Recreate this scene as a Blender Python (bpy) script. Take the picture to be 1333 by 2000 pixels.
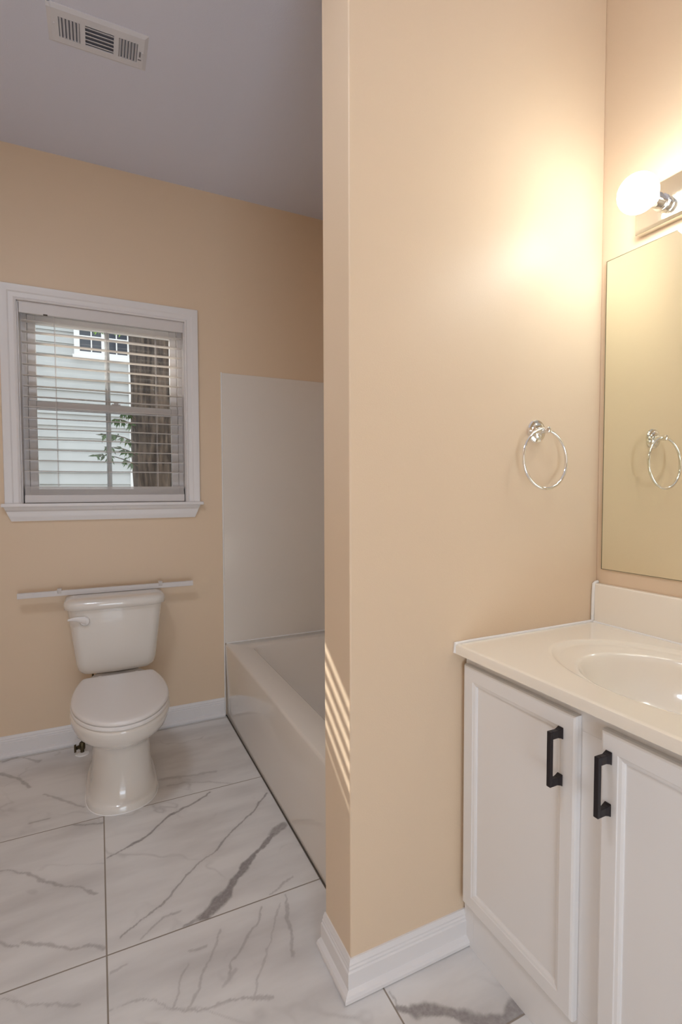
import bpy, bmesh, math, random
import numpy as np
from mathutils import Vector, Matrix
random.seed(7)
for o in list(bpy.data.objects): bpy.data.objects.remove(o)
C = bpy.context.scene.collection
SC = bpy.context.scene

# ------------------------------------------------------------------ camera
YAW, PITCH, ROLL, EYE = .4463, .0422, -.0032, 1.22
cy, sy, cp, sp = math.cos(YAW), math.sin(YAW), math.cos(PITCH), math.sin(PITCH)
fwd = Vector((sy*cp, cy*cp, -sp)); rgt = Vector((cy, -sy, 0)); upv = rgt.cross(fwd)
cr, sr = math.cos(ROLL), math.sin(ROLL)
rgt, upv = rgt*cr + upv*sr, -rgt*sr + upv*cr
cam = bpy.data.cameras.new('camera'); camo = bpy.data.objects.new('camera', cam); C.objects.link(camo)
cam.sensor_fit = 'VERTICAL'; cam.sensor_height = 36; cam.sensor_width = 24; cam.lens = 994.64*36/2000
cam.clip_start = .02
camo.matrix_world = Matrix(((rgt.x, upv.x, -fwd.x, 0), (rgt.y, upv.y, -fwd.y, 0), (rgt.z, upv.z, -fwd.z, EYE), (0, 0, 0, 1)))
SC.camera = camo
SC.view_settings.view_transform = 'Standard'; SC.view_settings.look = 'None'
SC.view_settings.gamma = 1; SC.view_settings.use_curve_mapping = False
SC.view_settings.exposure = 0.0
SC.cycles.max_bounces = 10; SC.cycles.diffuse_bounces = 7; SC.cycles.glossy_bounces = 5; SC.cycles.transmission_bounces = 8

# ------------------------------------------------------------------ light
SKY, SUN, DOOR_FILL, BULB, CEIL_FILL = 2.0, 17.0, 13.0, 22.0, 11.5
w = bpy.data.worlds.new('world'); SC.world = w; w.use_nodes = True
bg = w.node_tree.nodes['Background']
sk = w.node_tree.nodes.new('ShaderNodeTexSky'); sk.sky_type = 'PREETHAM'; sk.turbidity = 6
sk.sun_direction = (-.36, .78, .61)
mx = w.node_tree.nodes.new('ShaderNodeMixRGB'); mx.inputs[0].default_value = .75; mx.inputs[2].default_value = (.98, 1, 1, 1)
w.node_tree.links.new(sk.outputs[0], mx.inputs[1]); w.node_tree.links.new(mx.outputs[0], bg.inputs[0]); bg.inputs[1].default_value = SKY
def light(name, kind, loc, energy, color, dirv=None, **k):
    l = bpy.data.lights.new(name, kind); l.energy = energy; l.color = color
    for a, b in k.items(): setattr(l, a, b)
    o = bpy.data.objects.new(name, l); C.objects.link(o); o.location = loc
    if dirv: o.rotation_euler = Vector(dirv).to_track_quat('-Z', 'Y').to_euler()
    return o
light('sun', 'SUN', (-3, 9, 8), SUN, (1, .95, .88), (.425, -1, -.72), angle=math.radians(.6))
# added cool fill light low in the unseen doorway, tilted up toward the ceiling
light('doorway_fill', 'AREA', (.0, -1.36, .56), DOOR_FILL, (.68, .83, 1), (0, 1, .62), shape='RECTANGLE', size=.8, size_y=.95)
# added overhead light without a fixture, brightens the floor and left side
light('ceiling_fill', 'AREA', (-.42, .85, 2.75), CEIL_FILL, (.78, .87, 1), (0, 0, -1), shape='DISK', size=.36)

# ------------------------------------------------------------------ helpers
def nodes_of(m): return m.node_tree.nodes, m.node_tree.links
def mat(name, col, rough=.5, metal=0, bump=0, bscale=200, spec=.5, coat=0, vary=0, vscale=6, extra=None):
    m = bpy.data.materials.new(name); m.use_nodes = True
    N, L = nodes_of(m); b = N['Principled BSDF']
    b.inputs['Base Color'].default_value = (*col, 1); b.inputs['Roughness'].default_value = rough
    b.inputs['Metallic'].default_value = metal; b.inputs['Specular IOR Level'].default_value = spec
    b.inputs['Coat Weight'].default_value = coat; b.inputs['Coat Roughness'].default_value = .06
    tc = N.new('ShaderNodeTexCoord')
    if bump:
        n = N.new('ShaderNodeTexNoise'); n.inputs['Scale'].default_value = bscale; n.inputs['Detail'].default_value = 3
        bp = N.new('ShaderNodeBump'); bp.inputs['Strength'].default_value = bump; bp.inputs['Distance'].default_value = .002
        L.new(tc.outputs['Object'], n.inputs['Vector']); L.new(n.outputs['Fac'], bp.inputs['Height']); L.new(bp.outputs[0], b.inputs['Normal'])
    if vary:
        n = N.new('ShaderNodeTexNoise'); n.inputs['Scale'].default_value = vscale; n.inputs['Detail'].default_value = 5
        r = N.new('ShaderNodeValToRGB')
        r.color_ramp.elements[0].position = .35; r.color_ramp.elements[0].color = (*[c*(1-vary) for c in col], 1)
        r.color_ramp.elements[1].position = .65; r.color_ramp.elements[1].color = (*[min(1, c*(1+vary*.5)) for c in col], 1)
        L.new(tc.outputs['Object'], n.inputs['Vector']); L.new(n.outputs['Fac'], r.inputs['Fac']); L.new(r.outputs[0], b.inputs['Base Color'])
    return m
def new(name, bm, m=None, parent=None, smooth=False, bevel=0, seg=2, angle=35):
    bmesh.ops.recalc_face_normals(bm, faces=bm.faces)
    me = bpy.data.meshes.new(name); bm.to_mesh(me); bm.free()
    o = bpy.data.objects.new(name, me); C.objects.link(o)
    if m: me.materials.append(m)
    if parent: o.parent = parent
    if smooth:
        for p in me.polygons: p.use_smooth = True
        me.set_sharp_from_angle(angle=math.radians(angle))
    if bevel:
        md = o.modifiers.new('bevel', 'BEVEL'); md.width = bevel; md.segments = seg; md.limit_method = 'ANGLE'; md.angle_limit = math.radians(40)
    return o
def B(): return bmesh.new()
def box(bm, x0, x1, y0, y1, z0, z1):
    v = [bm.verts.new(p) for p in ((x0,y0,z0),(x1,y0,z0),(x1,y1,z0),(x0,y1,z0),(x0,y0,z1),(x1,y0,z1),(x1,y1,z1),(x0,y1,z1))]
    for f in ((0,3,2,1),(4,5,6,7),(0,1,5,4),(1,2,6,5),(2,3,7,6),(3,0,4,7)): bm.faces.new([v[i] for i in f])
    return bm
def loft(bm, rings, cap0=True, cap1=True, closed=True):
    R = [[bm.verts.new(p) for p in r] for r in rings]
    n = len(R[0])
    for a, b in zip(R, R[1:]):
        for i in range(n if closed else n-1):
            j = (i+1) % n; bm.faces.new((a[i], a[j], b[j], b[i]))
    if cap0: bm.faces.new(R[0][::-1])
    if cap1: bm.faces.new(R[-1])
    return bm
def lathe(bm, prof, origin, axis, n=48, cap0=True, cap1=True):
    a = Vector(axis).normalized(); t = Vector((0,0,1)) if abs(a.z) < .9 else Vector((1,0,0))
    e1 = a.cross(t).normalized(); e2 = a.cross(e1); o = Vector(origin)
    return loft(bm, [[o + a*h + (e1*math.cos(2*math.pi*i/n) + e2*math.sin(2*math.pi*i/n))*max(r, 1e-4) for i in range(n)] for r, h in prof], cap0, cap1)
def tube(bm, pts, r, n=12, closed=False):
    pts = [Vector(p) for p in pts]; rings = []; prev = None
    for i, p in enumerate(pts):
        if closed: d = pts[(i+1) % len(pts)] - pts[i-1]
        else: d = pts[min(i+1, len(pts)-1)] - pts[max(i-1, 0)]
        d.normalize()
        if prev is None: e1 = d.orthogonal().normalized()
        else: e1 = (prev - d*prev.dot(d)).normalized()
        prev = e1; e2 = d.cross(e1); rr = r[i] if isinstance(r, (list, tuple)) else r
        rings.append([p + (e1*math.cos(2*math.pi*k/n) + e2*math.sin(2*math.pi*k/n))*rr for k in range(n)])
    if closed: rings.append(rings[0])
    loft(bm, rings, not closed, not closed)
    if closed: bmesh.ops.remove_doubles(bm, verts=bm.verts, dist=1e-6)
    return bm
def sweep(bm, path, prof, fn):
    """path: 2-D points, prof: (offset to the left of the path, out) pairs, fn(u, v, out) -> 3-D. Mitred corners."""
    rings = []
    P = [Vector(p) for p in path]
    for i, p in enumerate(P):
        ds = []
        if i > 0: ds.append((P[i]-P[i-1]).normalized())
        if i < len(P)-1: ds.append((P[i+1]-P[i]).normalized())
        ns = [Vector((-d.y, d.x)) for d in ds]
        nn = ns[0] if len(ns) == 1 else (ns[0]+ns[1])/(1+ns[0].dot(ns[1]))
        rings.append([fn(p.x+nn.x*a, p.y+nn.y*a, b) for a, b in prof])
    return loft(bm, rings)
def thing(name, label, cat, loc=(0,0,0), group=None):
    o = bpy.data.objects.new(name, None); C.objects.link(o); o.location = loc; o.empty_display_size = .05
    o['label'] = label; o['category'] = cat
    if group: o['group'] = group
    bpy.context.view_layer.update()
    return o
def part(root, name, bm, m, **k):
    """mesh given in world coordinates, parented to root"""
    for par in (root,):
        off = Vector((0,0,0)); q = par
        while q: off += q.location; q = q.parent
    bmesh.ops.translate(bm, verts=bm.verts, vec=-off)
    return new(name, bm, m, root, **k)
def tag(o, label, cat, group=None):
    o['label'] = label; o['category'] = cat
    if group: o['group'] = group
    return o
def struct(o): o['kind'] = 'structure'; return o

# ------------------------------------------------------------------ materials
PEACH = (.768, .607, .442)
M = {}
M['wall'] = mat('peach_satin_paint', PEACH, .42, bump=.12, bscale=420, spec=.38)
M['ceil'] = mat('ceiling_white_paint', (.70, .725, .85), .8, bump=.2, bscale=300)
M['trim'] = mat('white_trim_paint', (.80, .78, .78), .35)
M['cab'] = mat('white_cabinet_paint', (.80, .785, .78), .38)
M['porc'] = mat('white_porcelain', (.80, .765, .72), .12, coat=.6)
M['seat'] = mat('white_plastic_seat', (.80, .775, .76), .25)
M['tub'] = mat('glossy_white_fibreglass', (.79, .74, .68), .13, coat=.4)
M['marble'] = mat('cultured_marble_cream', (.90, .84, .745), .16, coat=.6)
M['caulk'] = mat('white_caulk', (.88, .87, .86), .5)
M['dark'] = mat('dark_joint', (.09, .075, .06), .8)
M['chrome'] = mat('chrome', (.86, .86, .86), .06, 1)
M['plate'] = mat('polished_metal_plate', (.80, .78, .72), .10, 1)
M['bronze'] = mat('dark_bronze', (.018, .013, .016), .35, .3)
M['brass'] = mat('aged_brass', (.10, .08, .045), .4, .8)
M['mirror'] = mat('mirror_silver', (.88, .885, .76), .01, 1)
M['mirror_edge'] = mat('mirror_edge_glass', (.16, .14, .08), .3)
M['vinyl'] = mat('white_vinyl', (.70, .67, .66), .4)
M['vent'] = mat('vent_white_enamel', (.70, .71, .77), .4)
M['ventdark'] = mat('vent_dark_duct', (.20, .20, .23), .8)
M['siding'] = mat('pale_siding', (.50, .52, .53), .6, vary=.06, vscale=3)
M['house_trim'] = mat('white_house_trim', (.85, .86, .88), .5)
M['dark_glass'] = mat('dark_window_glass', (.05, .06, .08), .08)
M['roof'] = mat('grey_shingle', (.16, .15, .15), .9, vary=.3, vscale=20)
M['ground'] = mat('leafy_ground', (.22, .17, .11), .95, vary=.4, vscale=9, bump=.6, bscale=40)
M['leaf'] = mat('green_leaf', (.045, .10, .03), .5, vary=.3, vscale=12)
M['leaf2'] = mat('yellow_green_leaf', (.19, .34, .05), .5, vary=.3, vscale=12)  # yellower, paler green for the tree's own leaves
# slats: vinyl that lets a little light through
def m_slat():
    m = mat('blind_vinyl', (.72, .68, .66), .35); N, L = nodes_of(m)
    tr = N.new('ShaderNodeBsdfTranslucent'); tr.inputs[0].default_value = (.80, .74, .62, 1)
    mix = N.new('ShaderNodeMixShader'); mix.inputs[0].default_value = .22
    L.new(N['Principled BSDF'].outputs[0], mix.inputs[1]); L.new(tr.outputs[0], mix.inputs[2])
    L.new(mix.outputs[0], N['Material Output'].inputs[0]); return m
M['slat'] = m_slat()
def m_bulb():
    m = bpy.data.materials.new('frosted_bulb_glass'); m.use_nodes = True; N, L = nodes_of(m)
    b = N['Principled BSDF']; b.inputs['Base Color'].default_value = (.9, .9, .88, 1); b.inputs['Roughness'].default_value = .2
    b.inputs['Emission Color'].default_value = (.97, 1, .95, 1); b.inputs['Emission Strength'].default_value = BULB
    return m
M['bulb'] = m_bulb()
def m_glass():
    m = bpy.data.materials.new('window_glass'); m.use_nodes = True; N, L = nodes_of(m)
    N.remove(N['Principled BSDF'])
    t = N.new('ShaderNodeBsdfTransparent'); t.inputs[0].default_value = (.93, .95, .95, 1)
    g = N.new('ShaderNodeBsdfGlossy'); g.inputs['Roughness'].default_value = .02
    f = N.new('ShaderNodeFresnel'); f.inputs[0].default_value = 1.45
    mix = N.new('ShaderNodeMixShader')
    L.new(f.outputs[0], mix.inputs[0]); L.new(t.outputs[0], mix.inputs[1]); L.new(g.outputs[0], mix.inputs[2])
    L.new(mix.outputs[0], N['Material Output'].inputs[0]); return m
M['glass'] = m_glass()
def m_bark():
    m = mat('tree_bark', (.13, .10, .08), .95); N, L = nodes_of(m); b = N['Principled BSDF']
    tc = N.new('ShaderNodeTexCoord'); mp = N.new('ShaderNodeMapping'); mp.inputs['Scale'].default_value = (26, 26, 4)
    n = N.new('ShaderNodeTexNoise'); n.inputs['Scale'].default_value = 1; n.inputs['Detail'].default_value = 6
    r = N.new('ShaderNodeValToRGB'); r.color_ramp.elements[0].position = .38; r.color_ramp.elements[0].color = (.022, .017, .016, 1)
    r.color_ramp.elements[1].position = .68; r.color_ramp.elements[1].color = (.12, .095, .08, 1)
    bp = N.new('ShaderNodeBump'); bp.inputs['Strength'].default_value = 1; bp.inputs['Distance'].default_value = .03
    L.new(tc.outputs['Object'], mp.inputs[0]); L.new(mp.outputs[0], n.inputs['Vector']); L.new(n.outputs['Fac'], r.inputs[0])
    L.new(r.outputs[0], b.inputs['Base Color']); L.new(n.outputs['Fac'], bp.inputs['Height']); L.new(bp.outputs[0], b.inputs['Normal'])
    return m
M['bark'] = m_bark()

# ---- marble floor tile: each vein is a wobbling line at its own place on its own tile
GX = (-.003, .608, 1.22, -.614); GY = (2.066, 1.430, .842, .24, -.37, -.98, 2.70)
VEINS = [  # (half width m, strength, [(x, y), ...])
 (0.004, 0.75, [(-0.003, 1.812), (0.065, 1.857)]),
 (0.007, 0.9, [(0.065, 1.857), (0.147, 1.902), (0.229, 1.963)]),
 (0.005, 0.8, [(0.229, 1.963), (0.384, 2.040)]),
 (0.0035, 0.7, [(0.026, 1.481), (0.113, 1.523), (0.145, 1.545), (0.236, 1.631), (0.333, 1.691)]),
 (0.006, 0.8, [(0.333, 1.691), (0.415, 1.764), (0.535, 1.869), (0.591, 1.949)]),
 (0.022, 1, [(0.258, 1.438), (0.305, 1.479), (0.359, 1.534)]),
 (0.015, 1, [(0.359, 1.534), (0.416, 1.589), (0.452, 1.619)]),
 (0.01, 0.95, [(0.452, 1.619), (0.490, 1.651), (0.540, 1.703)]),
 (0.018, 0.8, [(0.540, 1.703), (0.598, 1.732)]),
 (0.007, 0.7, [(0.204, 1.429), (0.258, 1.438)]),
 (0.004, 0.45, [(0.086, 1.452), (0.147, 1.492), (0.199, 1.493)]),
 (0.005, 0.5, [(-0.308, 1.906), (-0.229, 1.862)]),
 (0.005, 0.55, [(-0.229, 1.862), (-0.132, 1.760), (-0.020, 1.664)]),
 (0.006, 0.5, [(-0.264, 1.601), (-0.210, 1.566)]),
 (0.006, 0.5, [(-0.199, 1.576), (-0.145, 1.541), (-0.089, 1.495), (-0.019, 1.467)]),
 (0.008, 0.5, [(-0.250, 2.135), (-0.181, 2.136)]),
 (0.007, 0.6, [(-0.133, 2.067), (-0.010, 2.030)]),
 (0.009, 0.6, [(-0.406, 2.586), (-0.338, 2.519), (-0.273, 2.410)]),
 (0.006, 0.45, [(-0.219, 2.332), (-0.143, 2.251), (-0.074, 2.168)]),
 (0.01, 0.35, [(0.219, 2.237), (0.327, 2.214), (0.437, 2.193)]),
 (0.006, 0.3, [(0.234, 2.175), (0.341, 2.166), (0.480, 2.077)]),
 (0.01, 0.55, [(-0.411, 2.694), (-0.353, 2.722)]),
 (0.01, 0.5, [(-0.323, 2.695), (-0.258, 2.624)]),
 (0.004, 0.5, [(0.122, 1.218), (0.189, 1.178), (0.270, 1.169), (0.360, 1.135)]),
 (0.004, 0.4, [(0.168, 1.195), (0.223, 1.290), (0.275, 1.375)]),
 (0.004, 0.4, [(0.128, 1.215), (0.175, 1.305)]),
 (0.004, 0.45, [(0.270, 1.227), (0.307, 1.292), (0.378, 1.360), (0.417, 1.414)]),
 (0.003, 0.35, [(0.324, 1.149), (0.391, 1.278), (0.474, 1.397)]),
 (0.005, 0.45, [(0.499, 1.419), (0.473, 1.334), (0.435, 1.213)]),
 (0.009, 0.35, [(0.251, 1.217), (0.291, 1.241)]),
 (0.006, 0.45, [(0.184, 1.342), (0.222, 1.343)]),
 (0.006, 0.4, [(0.005, 1.371), (0.042, 1.381)]),
 (0.006, 0.45, [(0.451, 1.454), (0.533, 1.464)]),
 (0.004, 0.4, [(-0.237, 1.419), (-0.178, 1.382), (-0.107, 1.327), (-0.061, 1.309)]),
 (0.003, 0.4, [(-0.001, 1.270), (0.066, 1.266), (0.133, 1.212)]),
 (0.012, 0.9, [(0.609, 0.984), (0.649, 0.963)]),
 (0.02, 0.95, [(0.649, 0.963), (0.694, 0.939), (0.729, 0.910), (0.785, 0.871)]),
 (0.022, 0.9, [(0.785, 0.871), (0.829, 0.848), (0.865, 0.853), (0.905, 0.828)]),
 (0.003, 0.5, [(0.612, 1.030), (0.610, 0.989)]),
]
def m_floor():
    m = bpy.data.materials.new('marble_porcelain_tile'); m.use_nodes = True; N, L = nodes_of(m); b = N['Principled BSDF']
    tc = N.new('ShaderNodeTexCoord')
    def M2(op, a, b2=0.0, clamp=False):
        n = N.new('ShaderNodeMath'); n.operation = op; n.use_clamp = clamp
        for i, q in enumerate((a, b2)):
            if isinstance(q, (int, float)): n.inputs[i].default_value = q
            else: L.new(q, n.inputs[i])
        return n.outputs[0]
    at = N.new('ShaderNodeAttribute'); at.attribute_name = 'vein'
    n2 = N.new('ShaderNodeTexNoise'); n2.inputs['Scale'].default_value = 90; n2.inputs['Detail'].default_value = 4
    L.new(tc.outputs['Object'], n2.inputs['Vector'])
    # broad faint clouding and soft streaks in the stone
    cl = N.new('ShaderNodeTexNoise'); cl.inputs['Scale'].default_value = 3.2; cl.inputs['Detail'].default_value = 6
    mp = N.new('ShaderNodeMapping'); mp.inputs['Rotation'].default_value = (0, 0, -.85); mp.inputs['Scale'].default_value = (.7, 2.6, 1)
    L.new(tc.outputs['Object'], mp.inputs[0]); L.new(mp.outputs[0], cl.inputs['Vector'])
    clr = N.new('ShaderNodeValToRGB'); L.new(cl.outputs['Fac'], clr.inputs[0])
    clr.color_ramp.elements[0].position = .30; clr.color_ramp.elements[0].color = (.62, .605, .60, 1)
    clr.color_ramp.elements[1].position = .60; clr.color_ramp.elements[1].color = (.79, .78, .775, 1)
    tot = M2('MULTIPLY', at.outputs['Fac'], M2('ADD', M2('MULTIPLY', n2.outputs['Fac'], .7), .60), True)
    mix = N.new('ShaderNodeMixRGB'); L.new(tot, mix.inputs[0]); L.new(clr.outputs[0], mix.inputs[1]); mix.inputs[2].default_value = (.30, .28, .28, 1)
    sep = N.new('ShaderNodeSeparateXYZ'); L.new(tc.outputs['Object'], sep.inputs[0])
    gr = None
    for ax, vals in (('X', GX), ('Y', GY)):
        for v in vals:
            q = M2('MULTIPLY', M2('SUBTRACT', 1.0, M2('DIVIDE', M2('ABSOLUTE', M2('SUBTRACT', sep.outputs[ax], v)), .0024), True), 3.0, True)
            gr = q if gr is None else M2('MAXIMUM', gr, q)
    mg = N.new('ShaderNodeMixRGB'); L.new(gr, mg.inputs[0]); L.new(mix.outputs[0], mg.inputs[1]); mg.inputs[2].default_value = (.30, .26, .22, 1)
    L.new(mg.outputs[0], b.inputs['Base Color'])
    L.new(M2('ADD', M2('MULTIPLY', gr, .4), .22), b.inputs['Roughness'])
    bp = N.new('ShaderNodeBump'); bp.invert = True; bp.inputs['Strength'].default_value = .6; bp.inputs['Distance'].default_value = .001
    L.new(gr, bp.inputs['Height']); L.new(bp.outputs[0], b.inputs['Normal'])
    return m
M['floor'] = m_floor()
def build_floor(x0, x1, y0, y1):
    """floor slab on a fine grid whose points carry the strength of the stone's veins"""
    rs = np.random.RandomState(3)
    def vnoise(x, y, sc, seed):
        g = np.random.RandomState(seed).rand(257, 257); u, v = x*sc+40, y*sc+40
        i, j = np.floor(u).astype(int) % 256, np.floor(v).astype(int) % 256; f, h = u-np.floor(u), v-np.floor(v)
        f, h = f*f*(3-2*f), h*h*(3-2*h)
        return (g[i, j]*(1-f)+g[i+1, j]*f)*(1-h)+(g[i, j+1]*(1-f)+g[i+1, j+1]*f)*h
    def fbm(x, y, sc, seed): return sum(vnoise(x, y, sc*2**k, seed+k)*.5**k for k in range(4))/1.875
    xs = np.concatenate([np.linspace(x0, -.5, 6)[:-1], np.arange(-.5, 1.02, .0035), np.linspace(1.02, x1, 5)])
    ys = np.concatenate([np.linspace(y0, .70, 12)[:-1], np.arange(.70, 2.74, .0042), np.linspace(2.745, y1, 3)])
    X, Y = np.meshgrid(xs, ys, indexing='ij'); nx, ny = X.shape
    tile = (X > GX[0]).astype(float)*3+(X > GX[1])*5+(Y > GY[0])*7+(Y > GY[1])*11+(Y > GY[2])*13
    dx = (fbm(X, Y, 9, 11)-.5)*.045+(fbm(X, Y, 45, 21)-.5)*.012
    dy = (fbm(X, Y, 9, 31)-.5)*.045+(fbm(X, Y, 45, 41)-.5)*.012
    PX, PY = X+dx, Y+dy; wm = .45+1.2*fbm(X, Y, 22, 51)
    acc = np.zeros_like(X)
    cell = lambda px, py: sum((px > g) for g in GX[:2])*10+sum((py > g) for g in GY[:3])
    CELL = sum((X > g).astype(int) for g in GX[:2])*10+sum((Y > g).astype(int) for g in GY[:3])
    for hw, st, pts in VEINS:
        mx_, my_ = sum(p[0] for p in pts)/len(pts), sum(p[1] for p in pts)/len(pts)
        own = CELL == cell(mx_, my_)
        for a, b in zip(pts, pts[1:]):
            bx, by = b[0]-a[0], b[1]-a[1]; h = np.clip(((PX-a[0])*bx+(PY-a[1])*by)/(bx*bx+by*by), 0, 1)
            d = np.hypot(PX-a[0]-bx*h, PY-a[1]-by*h)
            core = np.clip((1-d/(hw*wm))*2.2, 0, 1); halo = np.clip(1-d/(hw*4+.012), 0, 1)**2*.16
            acc = np.maximum(acc, np.maximum(core, halo)*st*own)
    # hairline background veins
    ridge = 1-np.abs(fbm(X*.8+Y*.9+tile*.37, Y*.45-X*.55, 5, 61)-.5)*2
    acc = np.maximum(acc, np.clip((ridge-.955)*22, 0, 1)*np.clip((fbm(X, Y, 6, 71)-.42)*4, 0, 1)*.34)
    co = np.zeros((nx*ny, 3)); co[:, 0] = X.ravel(); co[:, 1] = Y.ravel()
    idx = np.arange(nx*ny).reshape(nx, ny)
    q = np.stack([idx[:-1, :-1], idx[1:, :-1], idx[1:, 1:], idx[:-1, 1:]], -1).reshape(-1, 4)
    rim = np.concatenate([idx[:, 0], idx[-1, 1:], idx[-2::-1, -1], idx[0, -2:0:-1]]); nb = len(rim)
    low = co[rim].copy(); low[:, 2] = -.1
    co = np.vstack([co, low]); j = np.arange(nb); k = (j+1) % nb; base = nx*ny
    side = np.stack([rim[j], base+j, base+k, rim[k]], -1)
    faces = np.vstack([q, side]); nf = len(faces)
    me = bpy.data.meshes.new('floor'); me.vertices.add(len(co)); me.vertices.foreach_set('co', co.ravel())
    me.loops.add(nf*4+nb); me.polygons.add(nf+1)
    me.loops.foreach_set('vertex_index', np.concatenate([faces.ravel(), (base+j)[::-1]]).astype(np.int32))
    me.polygons.foreach_set('loop_start', (np.arange(nf+1)*4).astype(np.int32))
    at = me.attributes.new('vein', 'FLOAT', 'POINT'); at.data.foreach_set('value', np.concatenate([acc.ravel(), np.zeros(nb)]).astype(np.float32))
    me.update(calc_edges=True); me.validate(); me.materials.append(M['floor'])
    o = bpy.data.objects.new('floor', me); C.objects.link(o); return o

# ------------------------------------------------------------------ room shell
YB, YP, YP2, XV, XP, XT, ZC = 2.738, 1.063, 1.214, 1.38, .531, .608, 2.768
XL, YR = -.80, -1.40
WX0, WX1, WZ0, WZ1 = -.312, .420, 1.165, 2.084     # window opening
struct(build_floor(XL-.1, XV+.1, YR-.1, YB+.12))
struct(new('ceiling', box(B(), XL-.1, XV+.1, YR-.1, YB+.12, ZC, ZC+.1), M['ceil']))
bm = B()
box(bm, XL-.1, WX0, YB, YB+.12, 0, ZC); box(bm, WX1, XV+.1, YB, YB+.12, 0, ZC)
box(bm, WX0, WX1, YB, YB+.12, 0, WZ0); box(bm, WX0, WX1, YB, YB+.12, WZ1, ZC)
struct(new('wall_back', bm, M['wall']))
struct(new('wall_left', box(B(), XL-.1, XL, YR, YB, 0, ZC), M['wall']))
struct(new('wall_right', box(B(), XV, XV+.1, YR, YB, 0, ZC), M['wall']))
bm = B()   # wall behind the camera with the open doorway
box(bm, XL-.1, -.42, YR-.1, YR, 0, ZC); box(bm, .42, XV+.1, YR-.1, YR, 0, ZC); box(bm, -.42, .42, YR-.1, YR, 2.06, ZC)
struct(new('wall_front', bm, M['wall']))
bm = B()
sweep(bm, [(-.42, 0), (-.42, 2.06), (.42, 2.06), (.42, 0)], [(0, 0), (.06, 0), (.06, .016), (0, .012)], lambda u, v, o_: (u, YR+o_, v))
struct(new('trim_1', bm, M['trim']))
bm = box(B(), XP, XV, YP, YP2, 0, ZC)
struct(new('wall_partition', bm, M['wall'], bevel=.004, seg=3))

# baseboards: ogee-topped board with a quarter-round shoe
def bb_prof(h):
    return [(0, 0), (.024, 0), (.0275, .004), (.0275, .012), (.024, .018), (.016, .022), (.0135, .023), (.0135, h*.70), (.010, h*.73), (.0105, h*.79),
            (.008, h*.83), (.0085, h*.88), (.005, h*.95), (.004, h), (0, h)]
floorfn = lambda u, v, o_: (u, v, o_)
bm = sweep(B(), [(XT-.007, YB), (XL, YB), (XL, YR)], [(a, z) for a, z in bb_prof(.097)], floorfn)
struct(new('baseboard_back', bm, M['trim'], smooth=True, angle=25))
bm = sweep(B(), [(.876, YP), (XP, YP), (XP, YP2)], [(a, z) for a, z in bb_prof(.088)], floorfn)
struct(new('baseboard_partition', bm, M['trim'], smooth=True, angle=25))

# ------------------------------------------------------------------ window
win = bpy.data.objects.new('window_1', None); C.objects.link(win); win.location = ((WX0+WX1)/2, YB, WZ0); struct(win)
bpy.context.view_layer.update()
bm = B()
cp_ = [(0, 0), (0, .010), (.006, .014), (.012, .011), (.030, .012), (.036, .016), (.048, .0175), (.056, .0185), (.064, .0185), (.066, .015), (.066, 0)]
sweep(bm, [(WX0, WZ0), (WX0, WZ1), (WX1, WZ1), (WX1, WZ0)], cp_, lambda u, v, o_: (u, YB-o_, v))
part(win, 'window_casing', bm, M['trim'], smooth=True, angle=25)
bm = box(B(), -.390, .500, YB-.040, YB+.062, 1.149, WZ0)
part(win, 'window_sill', bm, M['trim'], bevel=.003)
bm = B()
prof = [(0, 1.149), (.020, 1.149), (.020, 1.135), (.014, 1.128), (.016, 1.112), (.013, 1.100), (.010, 1.084), (0, 1.084)]
xa = lambda z: -.382 + (1.149-z)*.42; xb = lambda z: .486 - (1.149-z)*.42
loft(bm, [[(xa(z), YB-o_, z) for o_, z in prof], [(xb(z), YB-o_, z) for o_, z in prof]])
part(win, 'sill_apron', bm, M['trim'], smooth=True, angle=25)
bm = B()   # jamb liners and fixed outer frame
for x0, x1 in ((WX0, WX0+.006), (WX1-.006, WX1)): box(bm, x0, x1, YB, YB+.12, WZ0, WZ1)
box(bm, WX0, WX1, YB, YB+.12, WZ1-.006, WZ1)
for x0, x1 in ((WX0+.006, WX0+.028), (WX1-.028, WX1-.006)): box(bm, x0, x1, YB+.062, YB+.12, WZ0, WZ1-.006)
box(bm, WX0+.028, WX1-.028, YB+.062, YB+.12, WZ1-.03, WZ1-.006); box(bm, WX0+.028, WX1-.028, YB+.063, YB+.12, WZ0-.01, WZ0+.02)
part(win, 'window_frame', bm, M['vinyl'], bevel=.0015)
def sash(z0, z1, y, top, bot):
    a, b = WX0+.0285, WX1-.0285
    bm = B(); s = .034
    box(bm, a, a+s, y, y+.024, z0, z1); box(bm, b-s, b, y, y+.024, z0, z1)
    box(bm, a+s, b-s, y, y+.024, z1-top, z1); box(bm, a+s, b-s, y, y+.024, z0, z0+bot)
    o = part(win, 'sash', bm, M['vinyl'], bevel=.003)
    part(o, 'pane', box(B(), a+s-.004, b-s+.004, y+.010, y+.014, z0+bot-.004, z1-top+.004), M['glass'])
    part(o, 'muntin', box(B(), .047, .070, y+.0145, y+.021, z0+bot, z1-top), M['vinyl'])
sash(1.612, WZ1-.031, YB+.092, .040, .034)
sash(WZ0+.021, 1.648, YB+.066, .040, .045)
part(win, 'sash_lock', box(box(B(), .075, .115, YB+.068, YB+.088, 1.648, 1.656), .085, .105, YB+.058, YB+.07, 1.652, 1.662), M['vinyl'], bevel=.002)

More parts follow.
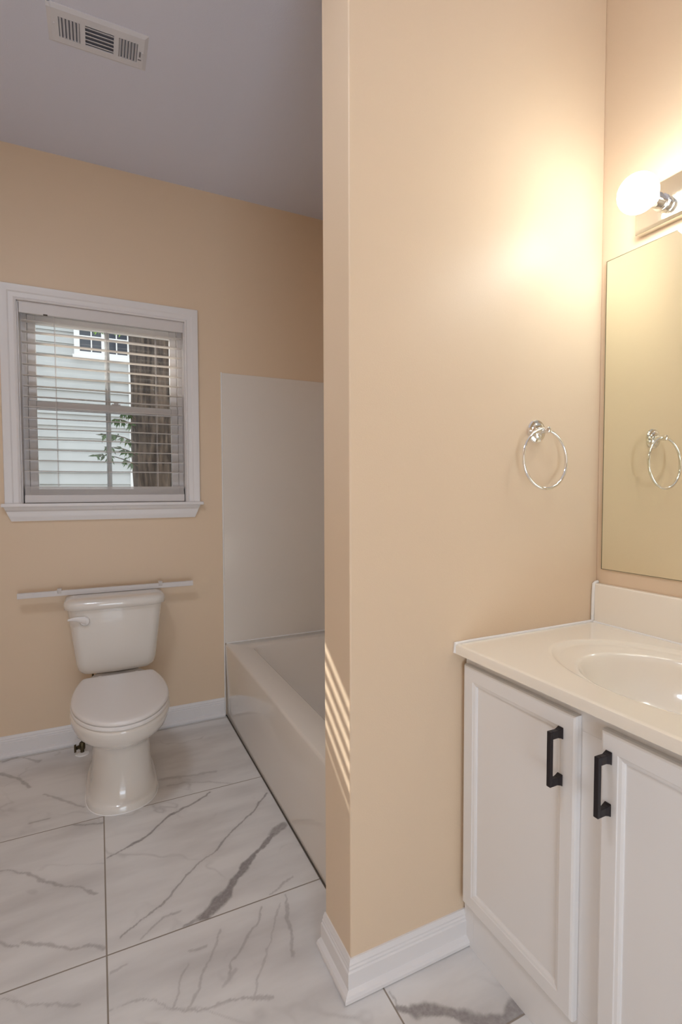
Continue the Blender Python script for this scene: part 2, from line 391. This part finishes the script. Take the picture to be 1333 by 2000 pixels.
# ---- horizontal blind hung inside the window opening
bl = thing('window_blind', 'white horizontal slat blind lowered over the window', 'blind', (.054, YB+.02, WZ0))
BX0, BX1 = WX0+.009, WX1-.008
part(bl, 'valance', box(B(), BX0-.001, BX1+.001, YB-.004, YB+.006, 2.030, 2.079), M['vinyl'], bevel=.002)
part(bl, 'headrail', box(B(), BX0+.004, BX1-.004, YB+.008, YB+.050, 2.040, 2.077), M['vinyl'], bevel=.002)
bm = B()
SL = []
for i in range(15):
    zc = 2.004 - i*.0492; yc = YB+.030; t = math.radians(3.2); d = .0235
    ring = []
    rr = random.uniform(-.0008, .0008); sag = random.uniform(-.6, .6)
    for x in [BX0+.004 + (BX1-BX0-.008)*k/12 for k in range(13)]:
        wob = .0014*math.sin(x*9+i*1.3)*.6 + rr
        pts = []
        for k in range(5):
            s = -1+k*.5; pts.append((x, yc+d*s*math.cos(t), zc+wob+d*s*math.sin(t)+.0018*(1-s*s)+.0014))
        for k in range(5):
            s = 1-k*.5; pts.append((x, yc+d*s*math.cos(t), zc+wob+d*s*math.sin(t)+.0018*(1-s*s)-.0014))
        ring.append(pts)
    loft(bm, ring)
part(bl, 'slats', bm, M['slat'], smooth=True)
bm = B()   # unused slats resting in a stack on the bottom rail
for i in range(8): box(bm, BX0+.004, BX1-.004+random.uniform(-.001, .001), YB+.006+i*.0006, YB+.053, 1.2045+i*.0049, 1.2045+i*.0049+.0036)
part(bl, 'stacked_slats', bm, M['slat'])['label'] = 'surplus slats stacked on the bottom rail'
part(bl, 'bottom_rail', box(B(), BX0+.002, BX1-.002, YB+.002, YB+.055, 1.1665, 1.2035), M['vinyl'], bevel=.002)
bm = B()
for x in (-.165, .056, .282):
    for y in (YB+.005, YB+.055): tube(bm, [(x, y, 1.244), (x, y, 2.04)], .0009, 6)
    for i in range(15): tube(bm, [(x, YB+.005, 1.999-i*.0492), (x, YB+.055, 2.003-i*.0492)], .0007, 5)
part(bl, 'ladder_cords', bm, M['vinyl'])
part(bl, 'cord_hole', box(B(), -.207, -.190, YB-.0055, YB-.004, 2.027, 2.034), M['dark'])['label'] = 'dark slot in the valance bottom'

# ------------------------------------------------------------------ bathtub and surround
tub = thing('bathtub', 'glossy white bathtub with flat front set between window wall and partition', 'bathtub', (.99, 1.97, 0))
TX0, TX1, TY0, TY1, TZ = XT, XV-.006, YP2+.004, YB-.006, .394
def rr(x0, x1, y0, y1, r, z, n=6):
    out = []
    for cx, cy_, a0 in ((x1-r, y1-r, 0), (x0+r, y1-r, 90), (x0+r, y0+r, 180), (x1-r, y0+r, 270)):
        for k in range(n+1):
            a = math.radians(a0+90*k/n); out.append((cx+r*math.cos(a), cy_+r*math.sin(a), z))
    return out
rings = [rr(TX0+.004, TX1, TY0, TY1, .002, .0), rr(TX0+.002, TX1, TY0, TY1, .002, .20), rr(TX0, TX1, TY0, TY1, .002, TZ-.012), rr(TX0+.003, TX1-.001, TY0+.001, TY1-.001, .003, TZ-.003),
         rr(TX0+.010, TX1-.003, TY0+.004, TY1-.004, .004, TZ), rr(TX0+.112, TX1-.055, TY0+.07, TY1-.105, .05, TZ), rr(TX0+.119, TX1-.062, TY0+.077, TY1-.112, .055, TZ-.004),
         rr(TX0+.124, TX1-.067, TY0+.085, TY1-.118, .06, TZ-.015), rr(TX0+.145, TX1-.09, TY0+.12, TY1-.20, .09, .20), rr(TX0+.175, TX1-.12, TY0+.18, TY1-.28, .10, .09), rr(TX0+.22, TX1-.17, TY0+.25, TY1-.34, .08, .07)]
part(tub, 'tub_body', loft(B(), rings, False, True), M['tub'], smooth=True, angle=50)
part(tub, 'drain', lathe(B(), [(.0, 0), (.032, 0), (.036, .003), (.03, .005), (0, .004)], (.99, TY0+.36, .071), (0, 0, 1), 32, False, False), M['chrome'], smooth=True)
part(tub, 'apron_joint', box(B(), XT-.0012, XT+.003, YP2+.004, YB-.010, .0003, .0025), M['dark'])['label'] = 'dark joint line between tub front and floor'
sur = thing('tub_surround', 'tall plain white wall panel rising above the bathtub at the window wall', 'shower wall', (.99, YB, TZ))
bm = B(); box(bm, XT+.0002, XV-.0075, YB-.007, YB-.0005, TZ+.001, 1.845); part(sur, 'end_panel', bm, M['tub'], bevel=.0015)
part(sur, 'bottom_caulk', tube(B(), [(XT+.006, YB-.009, TZ+.001), (XV-.008, YB-.009, TZ+.001)], .0045, 8), M['caulk'], smooth=True)
struct(new('tub_side_panel', box(B(), XV-.006, XV-.0005, YP2+.004, YB-.0105, TZ+.001, 1.845), M['tub']))  # hidden tub surround panel on the right wall
struct(new('tub_partition_panel', box(B(), XT+.004, XV-.0065, YP2+.0005, YP2+.006, TZ+.001, 1.845), M['tub']))  # hidden tub surround panel on the back of the partition
bm = B(); box(bm, XT-.0055, XT-.0003, YB-.0095, YB-.0005, .0005, 1.848)
part(sur, 'edge_trim', bm, M['caulk'], bevel=.0015)

# ------------------------------------------------------------------ toilet
TC = .068
toi = thing('toilet', 'white porcelain toilet with closed lid under the window', 'toilet', (TC, 2.35, 0))
def egg(z, hx, yf, yb, ywide, e=2.0, eb=3.0, n=64, cx=TC):
    out = []
    for k in range(n):
        a = 2*math.pi*k/n; c, s = math.cos(a), math.sin(a)
        ex = e if s < 0 else eb
        x = math.copysign(abs(c)**(2/ex), c)*hx; ln = (ywide-yf) if s < 0 else (yb-ywide)
        out.append((cx+x, ywide+math.copysign(abs(s)**(2/ex), s)*ln, z))
    return out
bw = [egg(0, .134, 2.052, 2.58, 2.22, 2.3), egg(.022, .134, 2.052, 2.58, 2.22, 2.3), egg(.030, .130, 2.058, 2.58, 2.22, 2.3), egg(.036, .121, 2.068, 2.57, 2.22, 2.3),
      egg(.09, .113, 2.078, 2.56, 2.22, 2.3), egg(.16, .107, 2.084, 2.56, 2.22, 2.3), egg(.22, .106, 2.070, 2.56, 2.22, 2.2), egg(.255, .112, 2.045, 2.58, 2.22, 2.2),
      egg(.275, .128, 2.010, 2.60, 2.21, 2.1, 2.6), egg(.295, .150, 1.962, 2.61, 2.19, 2, 2.3), egg(.320, .168, 1.925, 2.61, 2.17, 2, 2.1), egg(.350, .177, 1.900, 2.61, 2.16, 2, 2.05),
      egg(.375, .180, 1.890, 2.61, 2.15, 2, 2), egg(.386, .179, 1.889, 2.61, 2.15, 2, 2), egg(.391, .174, 1.895, 2.605, 2.15, 2, 2)]
part(toi, 'bowl', loft(B(), bw), M['porc'], smooth=True, angle=60)
part(toi, 'base_caulk', loft(B(), [egg(.0005, .1365, 2.049, 2.583, 2.22, 2.3), egg(.003, .134, 2.051, 2.58, 2.22, 2.3)]), M['caulk'])
def dlid(z, g, n=40):   # round-fronted, straight-backed outline with small rear corners
    hx, yw, yf, yb, L_ = .178-g, 2.165, 1.884+g, 2.405-g, .39
    out = [(TC+hx*math.cos(math.pi+math.pi*k/n), yw+(yw-yf)*math.sin(math.pi+math.pi*k/n), z) for k in range(n+1)]
    hw = lambda y: hx*math.sqrt(1-((y-yw)/L_)**2)
    side = [(hw(yw+(yb-.022-yw)*k/8), yw+(yb-.022-yw)*k/8) for k in range(1, 9)]
    hc = side[-1][0]
    side += [(hc-.004, yb-.012), (hc-.010, yb-.004), (hc-.020, yb)]
    return out+[(TC+a, b, z) for a, b in side]+[(TC-a, b, z) for a, b in side[::-1]]
st = loft(B(), [dlid(.3925, .004), dlid(.394, .0), dlid(.404, .0), dlid(.4065, .003)])
part(toi, 'seat', st, M['seat'], smooth=True, angle=50)
ld = loft(B(), [dlid(.4085, .004), dlid(.410, .0015), dlid(.4175, .0015), dlid(.422, .004), dlid(.4245, .010), dlid(.4262, .03), dlid(.427, .07)])
part(toi, 'lid', ld, M['seat'], smooth=True, angle=60)
for s in (-1, 1): part(toi, 'hinge', lathe(B(), [(.0, 0), (.013, 0), (.013, .018), (.009, .022), (0, .022)], (TC+s*.075, 2.425, .391), (0, 0, 1), 24, False, False), M['seat'], smooth=True)
def rbox(z, x0, x1, y0, y1, r, bow=0, n=8):
    pts = []
    for cx, cy_, a0 in ((x1-r, y1-r*.6, 0), (x0+r, y1-r*.6, 90), (x0+r, y0+r, 180), (x1-r, y0+r, 270)):
        ry = r*.6 if a0 < 180 else r
        for k in range(n+1):
            a = math.radians(a0+90*k/n); pts.append([cx+r*math.cos(a), cy_+ry*math.sin(a), z])
        if a0 == 180:
            for k in range(1, 12): pts.append([x0+r+(x1-x0-2*r)*k/12, y0, z])
    hx = (x1-x0)/2; mx_ = (x0+x1)/2
    for p in pts:
        if p[1] < (y0+y1)/2: p[1] -= bow*(1-((p[0]-mx_)/hx)**2)
    return pts
tk = [(.392, .120, 2.55, .03), (.397, .150, 2.540, .035), (.412, .164, 2.534, .04), (.44, .170, 2.530, .04), (.60, .189, 2.520, .04), (.692, .199, 2.515, .04)]
part(toi, 'tank', loft(B(), [rbox(z, TC-h, TC+h, yf, 2.712, r, .018) for z, h, yf, r in tk]), M['porc'], smooth=True, angle=60)
lk = [(.693, .207, 2.508, .05), (.696, .213, 2.502, .055), (.716, .215, 2.500, .055), (.727, .212, 2.503, .055), (.734, .203, 2.512, .05), (.7375, .18, 2.535, .05)]
part(toi, 'tank_lid', loft(B(), [rbox(z, TC-h, TC+h, yf, 2.718-(.215-h), r, .018) for z, h, yf, r in lk]), M['porc'], smooth=True, angle=60)
bm = B()
lathe(bm, [(0, 0), (.019, 0), (.021, .004), (.021, .012), (.017, .018), (0, .020)], (-.062, 2.512, .646), (0, -1, 0), 28, False, False)
lv = []
for k in range(9):
    t = k/8; x = -.058-.070*t; z = .650+.010*math.sin(t*2.2); h = .013*(1-t)**1.2+.0045; dd = .009*(1-t*.5)
    lv.append([(x, 2.492+t*.004+dd*math.cos(2*math.pi*j/12)*.6, z+h*math.sin(2*math.pi*j/12)) for j in range(12)])
loft(bm, lv)
part(toi, 'flush_lever', bm, M['seat'], smooth=True)

# water shut-off beside the toilet
val = thing('water_shutoff_valve', 'small dark brass water valve standing on the floor beside the toilet base', 'valve', (-.088, 2.615, 0))
bm = lathe(B(), [(.0, 0), (.030, 0), (.028, .004), (.014, .008), (0, .009)], (-.088, 2.615, .0), (0, 0, 1), 28, False, False)
part(val, 'floor_flange', bm, M['caulk'], smooth=True)['label'] = 'white floor flange'
bm = tube(B(), [(-.088, 2.615, .006), (-.088, 2.615, .045)], .008, 16); lathe(bm, [(.011, 0), (.013, .004), (.013, .028), (.009, .034)], (-.088, 2.615, .022), (0, 0, 1), 20)
tube(bm, [(-.088, 2.615, .038), (-.112, 2.60, .038)], .0085, 16)
part(val, 'valve_body', bm, M['brass'], smooth=True)
bm = loft(B(), [[(-.112-.012*k, 2.600-.006*k+.005*math.cos(a*math.pi/6)*.8, .038+.019*math.sin(a*math.pi/6)) for a in range(12)] for k in (0, .7)])
part(val, 'valve_handle', bm, M['brass'], smooth=True)
part(val, 'supply_hose', tube(B(), [(-.088, 2.615, .055), (-.084, 2.62, .09), (-.064, 2.64, .16), (-.045, 2.66, .24), (-.038, 2.672, .32), (-.036, 2.675, .392)], .0045, 10), M['brass'], smooth=True)

# blind valance strip lying on the tank lid
A = Vector((-.334, 2.668, .739)); D = Vector((.432, 2.662, .739)); ax = (D-A).normalized(); nn = Vector((-ax.y, ax.x, 0))
stp = thing('white_trim_strip', 'long narrow white plastic strip lying across the toilet tank lid', 'trim strip', ((A+D)/2))
def bar(bm, t0, t1, n0, n1, z0, z1):
    L_ = (D-A).length; P = []
    for t in (t0, t1):
        q = A+ax*t*L_; P.append([(q+nn*a+Vector((0, 0, z-A.z))) for a, z in ((n0, z0), (n1, z0), (n1, z1), (n0, z1))])
    return loft(bm, P)
bm = B(); bar(bm, 0, 1, -.007, -.004, .7385, .7625); bar(bm, 0, 1, -.004, .016, .7385, .7415); bar(bm, 0, 1, -.004, .010, .7595, .7625)
part(stp, 'strip', bm, M['vinyl'], bevel=.001)
for t in (.218, .794):
    bm = B(); bar(bm, t-.012, t+.012, -.0085, .012, .7505, .7725)
    part(stp, 'clip', bm, M['slat'], bevel=.002)['label'] = 'clear mounting clip'

# ------------------------------------------------------------------ ceiling vent
vx0, vx1, vy0, vy1 = -.116, .192, 1.905, 2.062
ven = thing('ceiling_vent', 'white metal air vent with three louvred openings on the ceiling', 'vent', ((vx0+vx1)/2, (vy0+vy1)/2, ZC))
ops = [(-.083, -.020), (-.004, .084), (.100, .160)]; oy0, oy1 = 1.945, 2.027
bm = B(); Zt = ZC-.0005
xs = [vx0+.012] + [v for o_ in ops for v in o_] + [vx1-.012]
for a, b in zip(xs[::2], xs[1::2]): box(bm, a, b, oy0, oy1, ZC-.008, ZC-.005)
box(bm, vx0+.012, vx1-.012, vy0+.012, oy0, ZC-.008, ZC-.005); box(bm, vx0+.012, vx1-.012, oy1, vy1-.012, ZC-.008, ZC-.005)
sweep(bm, [(vx0, vy0), (vx1, vy0), (vx1, vy1), (vx0, vy1), (vx0, vy0)], [(0, ZC), (0, ZC-.002), (.0125, ZC-.008), (.0125, ZC)], lambda u, v, o_: (u, v, o_))
part(ven, 'vent_frame', bm, M['vent'])
part(ven, 'duct_backing', box(B(), vx0+.013, vx1-.013, vy0+.013, vy1-.013, ZC-.0022, ZC-.0004), M['ventdark'])
bm = B()
for i, (a, b) in enumerate(ops):
    if i == 1:
        for k in range(5):
            y = oy0+(oy1-oy0)*(k+.5)/5
            loft(bm, [[(x, y-.0065, ZC-.0095), (x, y-.0055, ZC-.0103), (x, y+.0055, ZC-.0045), (x, y+.0045, ZC-.0037)] for x in (a, b)])
    else:
        s = -1 if i == 0 else 1
        for k in range(6):
            x = a+(b-a)*(k+.5)/6
            loft(bm, [[(x-.0035*s, y, ZC-.0095), (x-.0025*s, y, ZC-.0103), (x+.0035*s, y, ZC-.0045), (x+.0025*s, y, ZC-.0037)] for y in (oy0, oy1)])
part(ven, 'louvres', bm, M['vent'])
part(ven, 'damper_lever', box(box(B(), .166, .171, 1.975, 1.995, ZC-.012, ZC-.008), .163, .174, 2.010, 2.013, ZC-.0095, ZC-.0078), M['ventdark'])
for x in (vx0+.02, vx1-.014): part(ven, 'screw', lathe(B(), [(.0035, 0), (.003, .0015), (0, .002)], (x, (oy0+oy1)/2-.01, ZC-.008), (0, 0, -1), 12, True, False), M['vent'])

# ------------------------------------------------------------------ vanity cabinet
VY0, VY1 = .283, 1.058
FX = .873                                   # face frame plane
cab = thing('vanity_cabinet', 'white vanity cabinet with two recessed-panel doors and dark pulls', 'cabinet', (1.12, .67, 0))
def frame_boxes(bm):
    box(bm, FX, FX+.018, VY0, .330, 0, .789); box(bm, FX, FX+.018, 1.022, VY1, 0, .789); box(bm, FX, FX+.018, .640, .706, .15, .735)
    box(bm, FX, FX+.018, .330, 1.022, .735, .789); box(bm, FX, FX+.018, .330, 1.022, 0, .15)
    return bm
part(cab, 'face_frame', frame_boxes(B()), M['cab'], bevel=.0008)
for y0, y1 in ((VY0, VY0+.015), (VY1-.015, VY1)): part(cab, 'side_panel', box(B(), FX+.0185, XV-.002, y0, y1, 0, .789), M['cab'])
part(cab, 'bottom_panel', box(B(), FX+.0185, XV-.002, VY0+.0155, VY1-.0155, .10, .115), M['cab'])
def door(y0, y1, z0, z1, hy, hz0, hz1):
    def rect(i, x): return [(x, y0+i, z0+i), (x, y1-i, z0+i), (x, y1-i, z1-i), (x, y0+i, z1-i)]
    X = .855
    rings = [rect(0, FX-.0005), rect(0, X+.006), rect(.002, X+.002), rect(.006, X), rect(.036, X), rect(.0375, X+.0015), rect(.043, X+.003), rect(.047, X+.006), rect(.0475, X+.009)]
    d = part(cab, 'door', loft(B(), rings), M['cab'], bevel=.0006, seg=1)
    bm = B(); box(bm, .8205, .8285, hy-.0052, hy+.0052, hz0, hz1)
    for z in (hz0+.008, hz1-.008):
        loft(bm, [[(x, hy-a, z-b), (x, hy+a, z-b), (x, hy+a, z+b), (x, hy-a, z+b)] for x, a, b in ((.8284, .0052, .0080), (.842, .0052, .0078), (.849, .0065, .0095), (.8548, .0068, .0125))])
    part(d, 'handle', bm, M['bronze'], bevel=.0008, seg=1)['label'] = 'dark bronze bar pull'
door(.700, 1.048, .124, .766, .736, .612, .727)
door(.300, .645, .124, .766, .626, .612, .727)

# ------------------------------------------------------------------ vanity top with integral bowl
top = thing('vanity_countertop', 'cream cultured marble vanity top with an integral oval sink', 'countertop', (1.1, .67, .79))
CX0, CX1, CY0, CY1, CZ = .835, XV-.002, .272, YP-.001, .818
bcx, bcy = 1.095, .655; N_ = 128
angs = [2*math.pi*k/N_ for k in range(N_)]
for cx, cy_ in ((CX0, CY0), (CX1, CY0), (CX1, CY1), (CX0, CY1)):    # snap rays to the corners
    a = math.atan2(cy_-bcy, cx-bcx) % (2*math.pi); i = min(range(N_), key=lambda k: abs(angs[k]-a)); angs[i] = a
def ell(ax_, ay_, z, dx=0): return [(bcx+dx+ax_*math.cos(t)*1.0, bcy+ay_*math.sin(t), z) for t in angs]
def rct(i, z):
    out = []
    for t in angs:
        c, s = math.cos(t), math.sin(t)
        kx = ((CX1-i-bcx) if c > 0 else (CX0+i-bcx))/c if abs(c) > 1e-9 else 1e9
        ky = ((CY1-i-bcy) if s > 0 else (CY0+i-bcy))/s if abs(s) > 1e-9 else 1e9
        k = min(kx, ky); out.append((bcx+c*k, bcy+s*k, z))
    return out
rings = [rct(.012, .793), rct(0, .794), rct(0, CZ-.006), rct(.0018, CZ-.0018), rct(.006, CZ), rct(.012, CZ), ell(.207, .304, CZ, .022), ell(.200, .296, CZ, .022), ell(.196, .290, CZ-.0012, .022), ell(.192, .284, CZ-.0040, .022), ell(.184, .262, CZ-.0050, .014),
         ell(.168, .208, CZ-.0058), ell(.163, .202, CZ-.0075), ell(.159, .197, CZ-.012), ell(.155, .192, CZ-.022), ell(.149, .184, CZ-.038), ell(.138, .168, CZ-.065), ell(.118, .145, CZ-.095), ell(.088, .110, CZ-.118), ell(.05, .06, CZ-.130), ell(.024, .024, CZ-.133)]
part(top, 'countertop_slab', loft(B(), rings, False, True), M['marble'], smooth=True, angle=40)
part(top, 'drain', lathe(B(), [(.0, 0), (.022, 0), (.026, .002), (.022, .004), (0, .003)], (bcx, bcy, CZ-.1335), (0, 0, 1), 28, False, False), M['chrome'], smooth=True)
part(top, 'backsplash', box(B(), XV-.022, XV-.001, CY0, YP-.008, CZ+.0001, .936), M['marble'], bevel=.004, seg=3)
bm = tube(B(), [(CX0+.001, YP-.004, .795), (CX0+.001, YP-.004, CZ+.001), (CX0+.05, YP-.004, CZ+.0015), (1.1, YP-.004, CZ+.001), (XV-.024, YP-.005, CZ+.0015), (XV-.0245, YP-.006, CZ+.006), (XV-.0235, YP-.006, .90), (XV-.021, YP-.006, .934), (XV-.012, YP-.006, .9385), (XV-.004, YP-.006, .939)], .0046, 10)
tube(bm, [(XV-.0225, CY0+.002, CZ+.0005), (XV-.0225, YP-.009, CZ+.0005)], .003, 8)
part(top, 'caulk_bead', bm, M['caulk'], smooth=True)['label'] = 'white caulk bead along the wall'

# ------------------------------------------------------------------ mirror
mir = thing('wall_mirror', 'large frameless mirror on the wall above the vanity top', 'mirror', (XV, .67, .98))
part(mir, 'mirror_glass', box(B(), XV-.0062, XV-.0055, .30, 1.0425, .9815, 1.8915), M['mirror'])
bm = B(); box(bm, XV-.0055, XV-.0005, .299, 1.0445, .980, 1.893)
for a, b in ((.299, .3), (1.0425, 1.0445)): box(bm, XV-.0066, XV-.0055, a, b, .980, 1.893)
box(bm, XV-.0066, XV-.0055, .299, 1.0445, .980, .9815); box(bm, XV-.0066, XV-.0055, .299, 1.0445, 1.8915, 1.893)
part(mir, 'mirror_edge', bm, M['mirror_edge'])

# ------------------------------------------------------------------ vanity light
vl = thing('vanity_light', 'chrome light bar with round frosted bulbs above the mirror', 'light fixture', (XV, .64, 1.975))
bm = loft(B(), [[(x, .423+i, 1.919+i), (x, .945-i, 1.919+i), (x, .945-i, 2.030-i), (x, .423+i, 2.030-i)] for x, i in ((XV-.0005, 0), (XV-.024, 0), (XV-.031, .006))])
part(vl, 'backplate', bm, M['plate'], bevel=.001)
for y in (.868, .684, .500):
    zb = 1.970
    s = lathe(B(), [(.020, 0), (.021, .004), (.0175, .006), (.0175, .022), (.020, .023), (.020, .040), (.016, .042)], (XV-.031, y, zb), (-1, 0, 0), 32)
    s = part(vl, 'socket', s, M['chrome'], smooth=True)
    prof = [(.0155, .043)]; R_ = .0475; c0 = .043+.008+R_*.94
    for k in range(20):
        a = math.radians(158-158*k/19); prof.append((R_*math.sin(a), c0-R_*math.cos(math.pi-a)))
    b = lathe(B(), prof, (XV-.031, y, zb), (-1, 0, 0), 40, True, False)
    part(vl, 'bulb', b, M['bulb'], smooth=True)['label'] = 'round frosted bulb, lit'

# ------------------------------------------------------------------ towel ring
tr = thing('towel_ring', 'chrome towel ring hanging on the peach partition wall beside the mirror', 'towel ring', (1.116, YP, 1.385))
px_, pz_ = 1.1165, 1.384
part(tr, 'wall_rosette', lathe(B(), [(.0325, 0), (.0325, .004), (.030, .0075), (.0235, .009), (.022, .012), (.017, .0145), (.012, .015)], (px_, YP, pz_), (0, -1, 0), 48), M['chrome'], smooth=True, angle=30)
bm = lathe(B(), [(.010, 0), (.0085, .008), (.0075, .018), (.009, .022), (.0095, .028), (.008, .034), (.003, .0365)], (px_, YP-.0145, pz_), (0, -1, 0), 28)
part(tr, 'post', bm, M['chrome'], smooth=True)
rc = Vector((px_-.004, YP-.040, pz_-.080)); RR = .0805
pts = [rc+Vector((RR*math.cos(2*math.pi*k/96), -.010*math.sin(2*math.pi*k/96)*-1*.4, RR*math.sin(2*math.pi*k/96))) for k in range(96)]
part(tr, 'ring', tube(B(), pts, .0044, 14, True), M['chrome'], smooth=True, angle=80)

# ------------------------------------------------------------------ outside
struct(new('ground', box(B(), -14, 14, YB+.13, 22, -.9, -.6), M['ground']))
HY = 8.0
hs = thing('neighbouring_house', 'pale grey clapboard house with a white-trimmed window beyond the blind', 'house', (-2.8, HY, -.6))
bm = B(); pitch_ = .16; z = -.6; rings = []
prof = []
while z < 5.15:
    prof += [(HY-.004, z), (HY-.034, z+.0005), (HY-.006, z+pitch_-.001)]; z += pitch_
prof += [(HY+.3, z), (HY+.3, -.6)]
loft(bm, [[(x, y, z_) for y, z_ in prof] for x in (-7, .53)])
part(hs, 'siding', bm, M['siding'])
part(hs, 'corner_board', box(B(), .44, .54, HY-.045, HY+.29, -.6, 5.15), M['house_trim'])
part(hs, 'gable_wall', box(B(), .44, .53, HY+.3, 14, -.6, 5.15), M['siding'])
bm = loft(B(), [[(x, HY-.35, 5.12), (x, HY-.35, 5.22), (x, 11.2, 7.2), (x, 14.4, 5.22), (x, 14.4, 5.12)] for x in (-7.3, .85)])  # roof out of view; eave height shaped to cut off the low sun
part(hs, 'roof', bm, M['roof'])
hx0, hx1, hz0, hz1 = -.235, .56, 3.08, 3.56
bm = B(); a0, a1, b0, b1 = -.245, .50, 3.10, 4.35
box(bm, a0, a0+.07, HY-.06, HY, b0, b1); box(bm, a1-.07, a1, HY-.06, HY, b0, b1); box(bm, a0-.02, a1+.02, HY-.065, HY, b0-.05, b0); box(bm, a0+.07, a1-.07, HY-.06, HY, b0, b0+.05); box(bm, a0, a1, HY-.06, HY, b1, b1+.07)
wf = part(hs, 'window', bm, M['house_trim'])
part(wf, 'pane', box(B(), a0+.07, a1-.07, HY-.044, HY-.040, b0+.05, b1), M['dark_glass'])
bm = B()
for x, ww in ((-.03, .008), (.125, .03), (.29, .008)): box(bm, x-ww, x+ww, HY-.054, HY-.0445, b0+.05, b1)
for zz in (3.36, 3.58, 3.85): box(bm, a0+.07, a1-.07, HY-.053, HY-.0447, zz-.008, zz+.008)
part(wf, 'muntins', bm, M['house_trim'])
# tree trunk close to the window
tree = thing('tree', 'dark rough-barked tree trunk rising outside the right half of the window', 'tree', (.66, 5.0, -.6))
rings = []
for k in range(30):
    z = -.62+k*.27; r = .325+.05*math.exp(-(z+.6)/.8)+.006*math.sin(k*1.7)-.010*max(0, z); cx = .635+r-.31+.01*math.sin(k)
    rings.append([(.640-.004*k+.006*math.sin(k*.5)+(r*(1+.035*math.sin(7*a+k*.3)+.02*math.sin(17*a)))*math.cos(a), 5.0+r*math.sin(a), z) for a in [2*math.pi*j/48 for j in range(48)]])
part(tree, 'trunk', loft(B(), rings), M['bark'], smooth=True, angle=80)
def leaf(bm, p, d, ln, wd):
    d = d.normalized(); s = d.cross(Vector((random.uniform(-.4, .4), 1, random.uniform(-.3, .3)))).normalized(); q = d.cross(s)
    pr = [p, p+d*ln*.35+s*wd+q*.003, p+d*ln, p+d*ln*.35-s*wd+q*.003, p+d*ln*.4-q*.004]
    v = [bm.verts.new(x) for x in pr]
    bm.faces.new((v[0], v[1], v[4])); bm.faces.new((v[1], v[2], v[4])); bm.faces.new((v[2], v[3], v[4])); bm.faces.new((v[3], v[0], v[4]))
def sprigs(bmw, bml, starts, droop, n, ln):
    for s, e in starts:
        s, e = Vector(s), Vector(e); pts = [s.lerp(e, t/6)+Vector((0, 0, droop*math.sin(math.pi*t/6))) for t in range(7)]
        tube(bmw, pts, [.006-.0007*i for i in range(7)], 6)
        for i in range(n):
            t = random.uniform(.15, 1); p = s.lerp(e, t)+Vector((0, 0, droop*math.sin(math.pi*t)))
            for q in range(3):
                leaf(bml, p, Vector((random.uniform(-.7, .4), random.uniform(-.4, .4), random.uniform(-1, .1))), random.uniform(.6, 1)*ln, ln*.11)
bw_, bf_ = B(), B()
sprigs(bw_, bf_, [((.42, 4.80, 2.80), (.02, 4.5, 2.49)), ((.42, 4.80, 2.85), (.20, 4.4, 2.47)), ((.42, 4.8, 2.75), (-.32, 4.6, 2.66))], .07, 22, .085)
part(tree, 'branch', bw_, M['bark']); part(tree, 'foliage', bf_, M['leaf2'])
sap = thing('sapling', 'slim leafy sapling with drooping narrow leaves in front of the tree trunk', 'shrub', (.42, 4.45, -.6))
bw_, bf_ = B(), B()
tube(bw_, [(.42, 4.45, -.6), (.40, 4.45, .3), (.33, 4.45, 1.1), (.285, 4.45, 1.86)], [.012, .010, .007, .004], 8)
sprigs(bw_, bf_, [((.30, 4.45, 1.72), (.12, 4.4, 1.78)), ((.31, 4.45, 1.60), (.00, 4.4, 1.66)), ((.31, 4.45, 1.50), (.06, 4.4, 1.56)), ((.31, 4.45, 1.42), (-.02, 4.42, 1.50)), ((.29, 4.45, 1.80), (.18, 4.4, 1.84))], .03, 9, .08)
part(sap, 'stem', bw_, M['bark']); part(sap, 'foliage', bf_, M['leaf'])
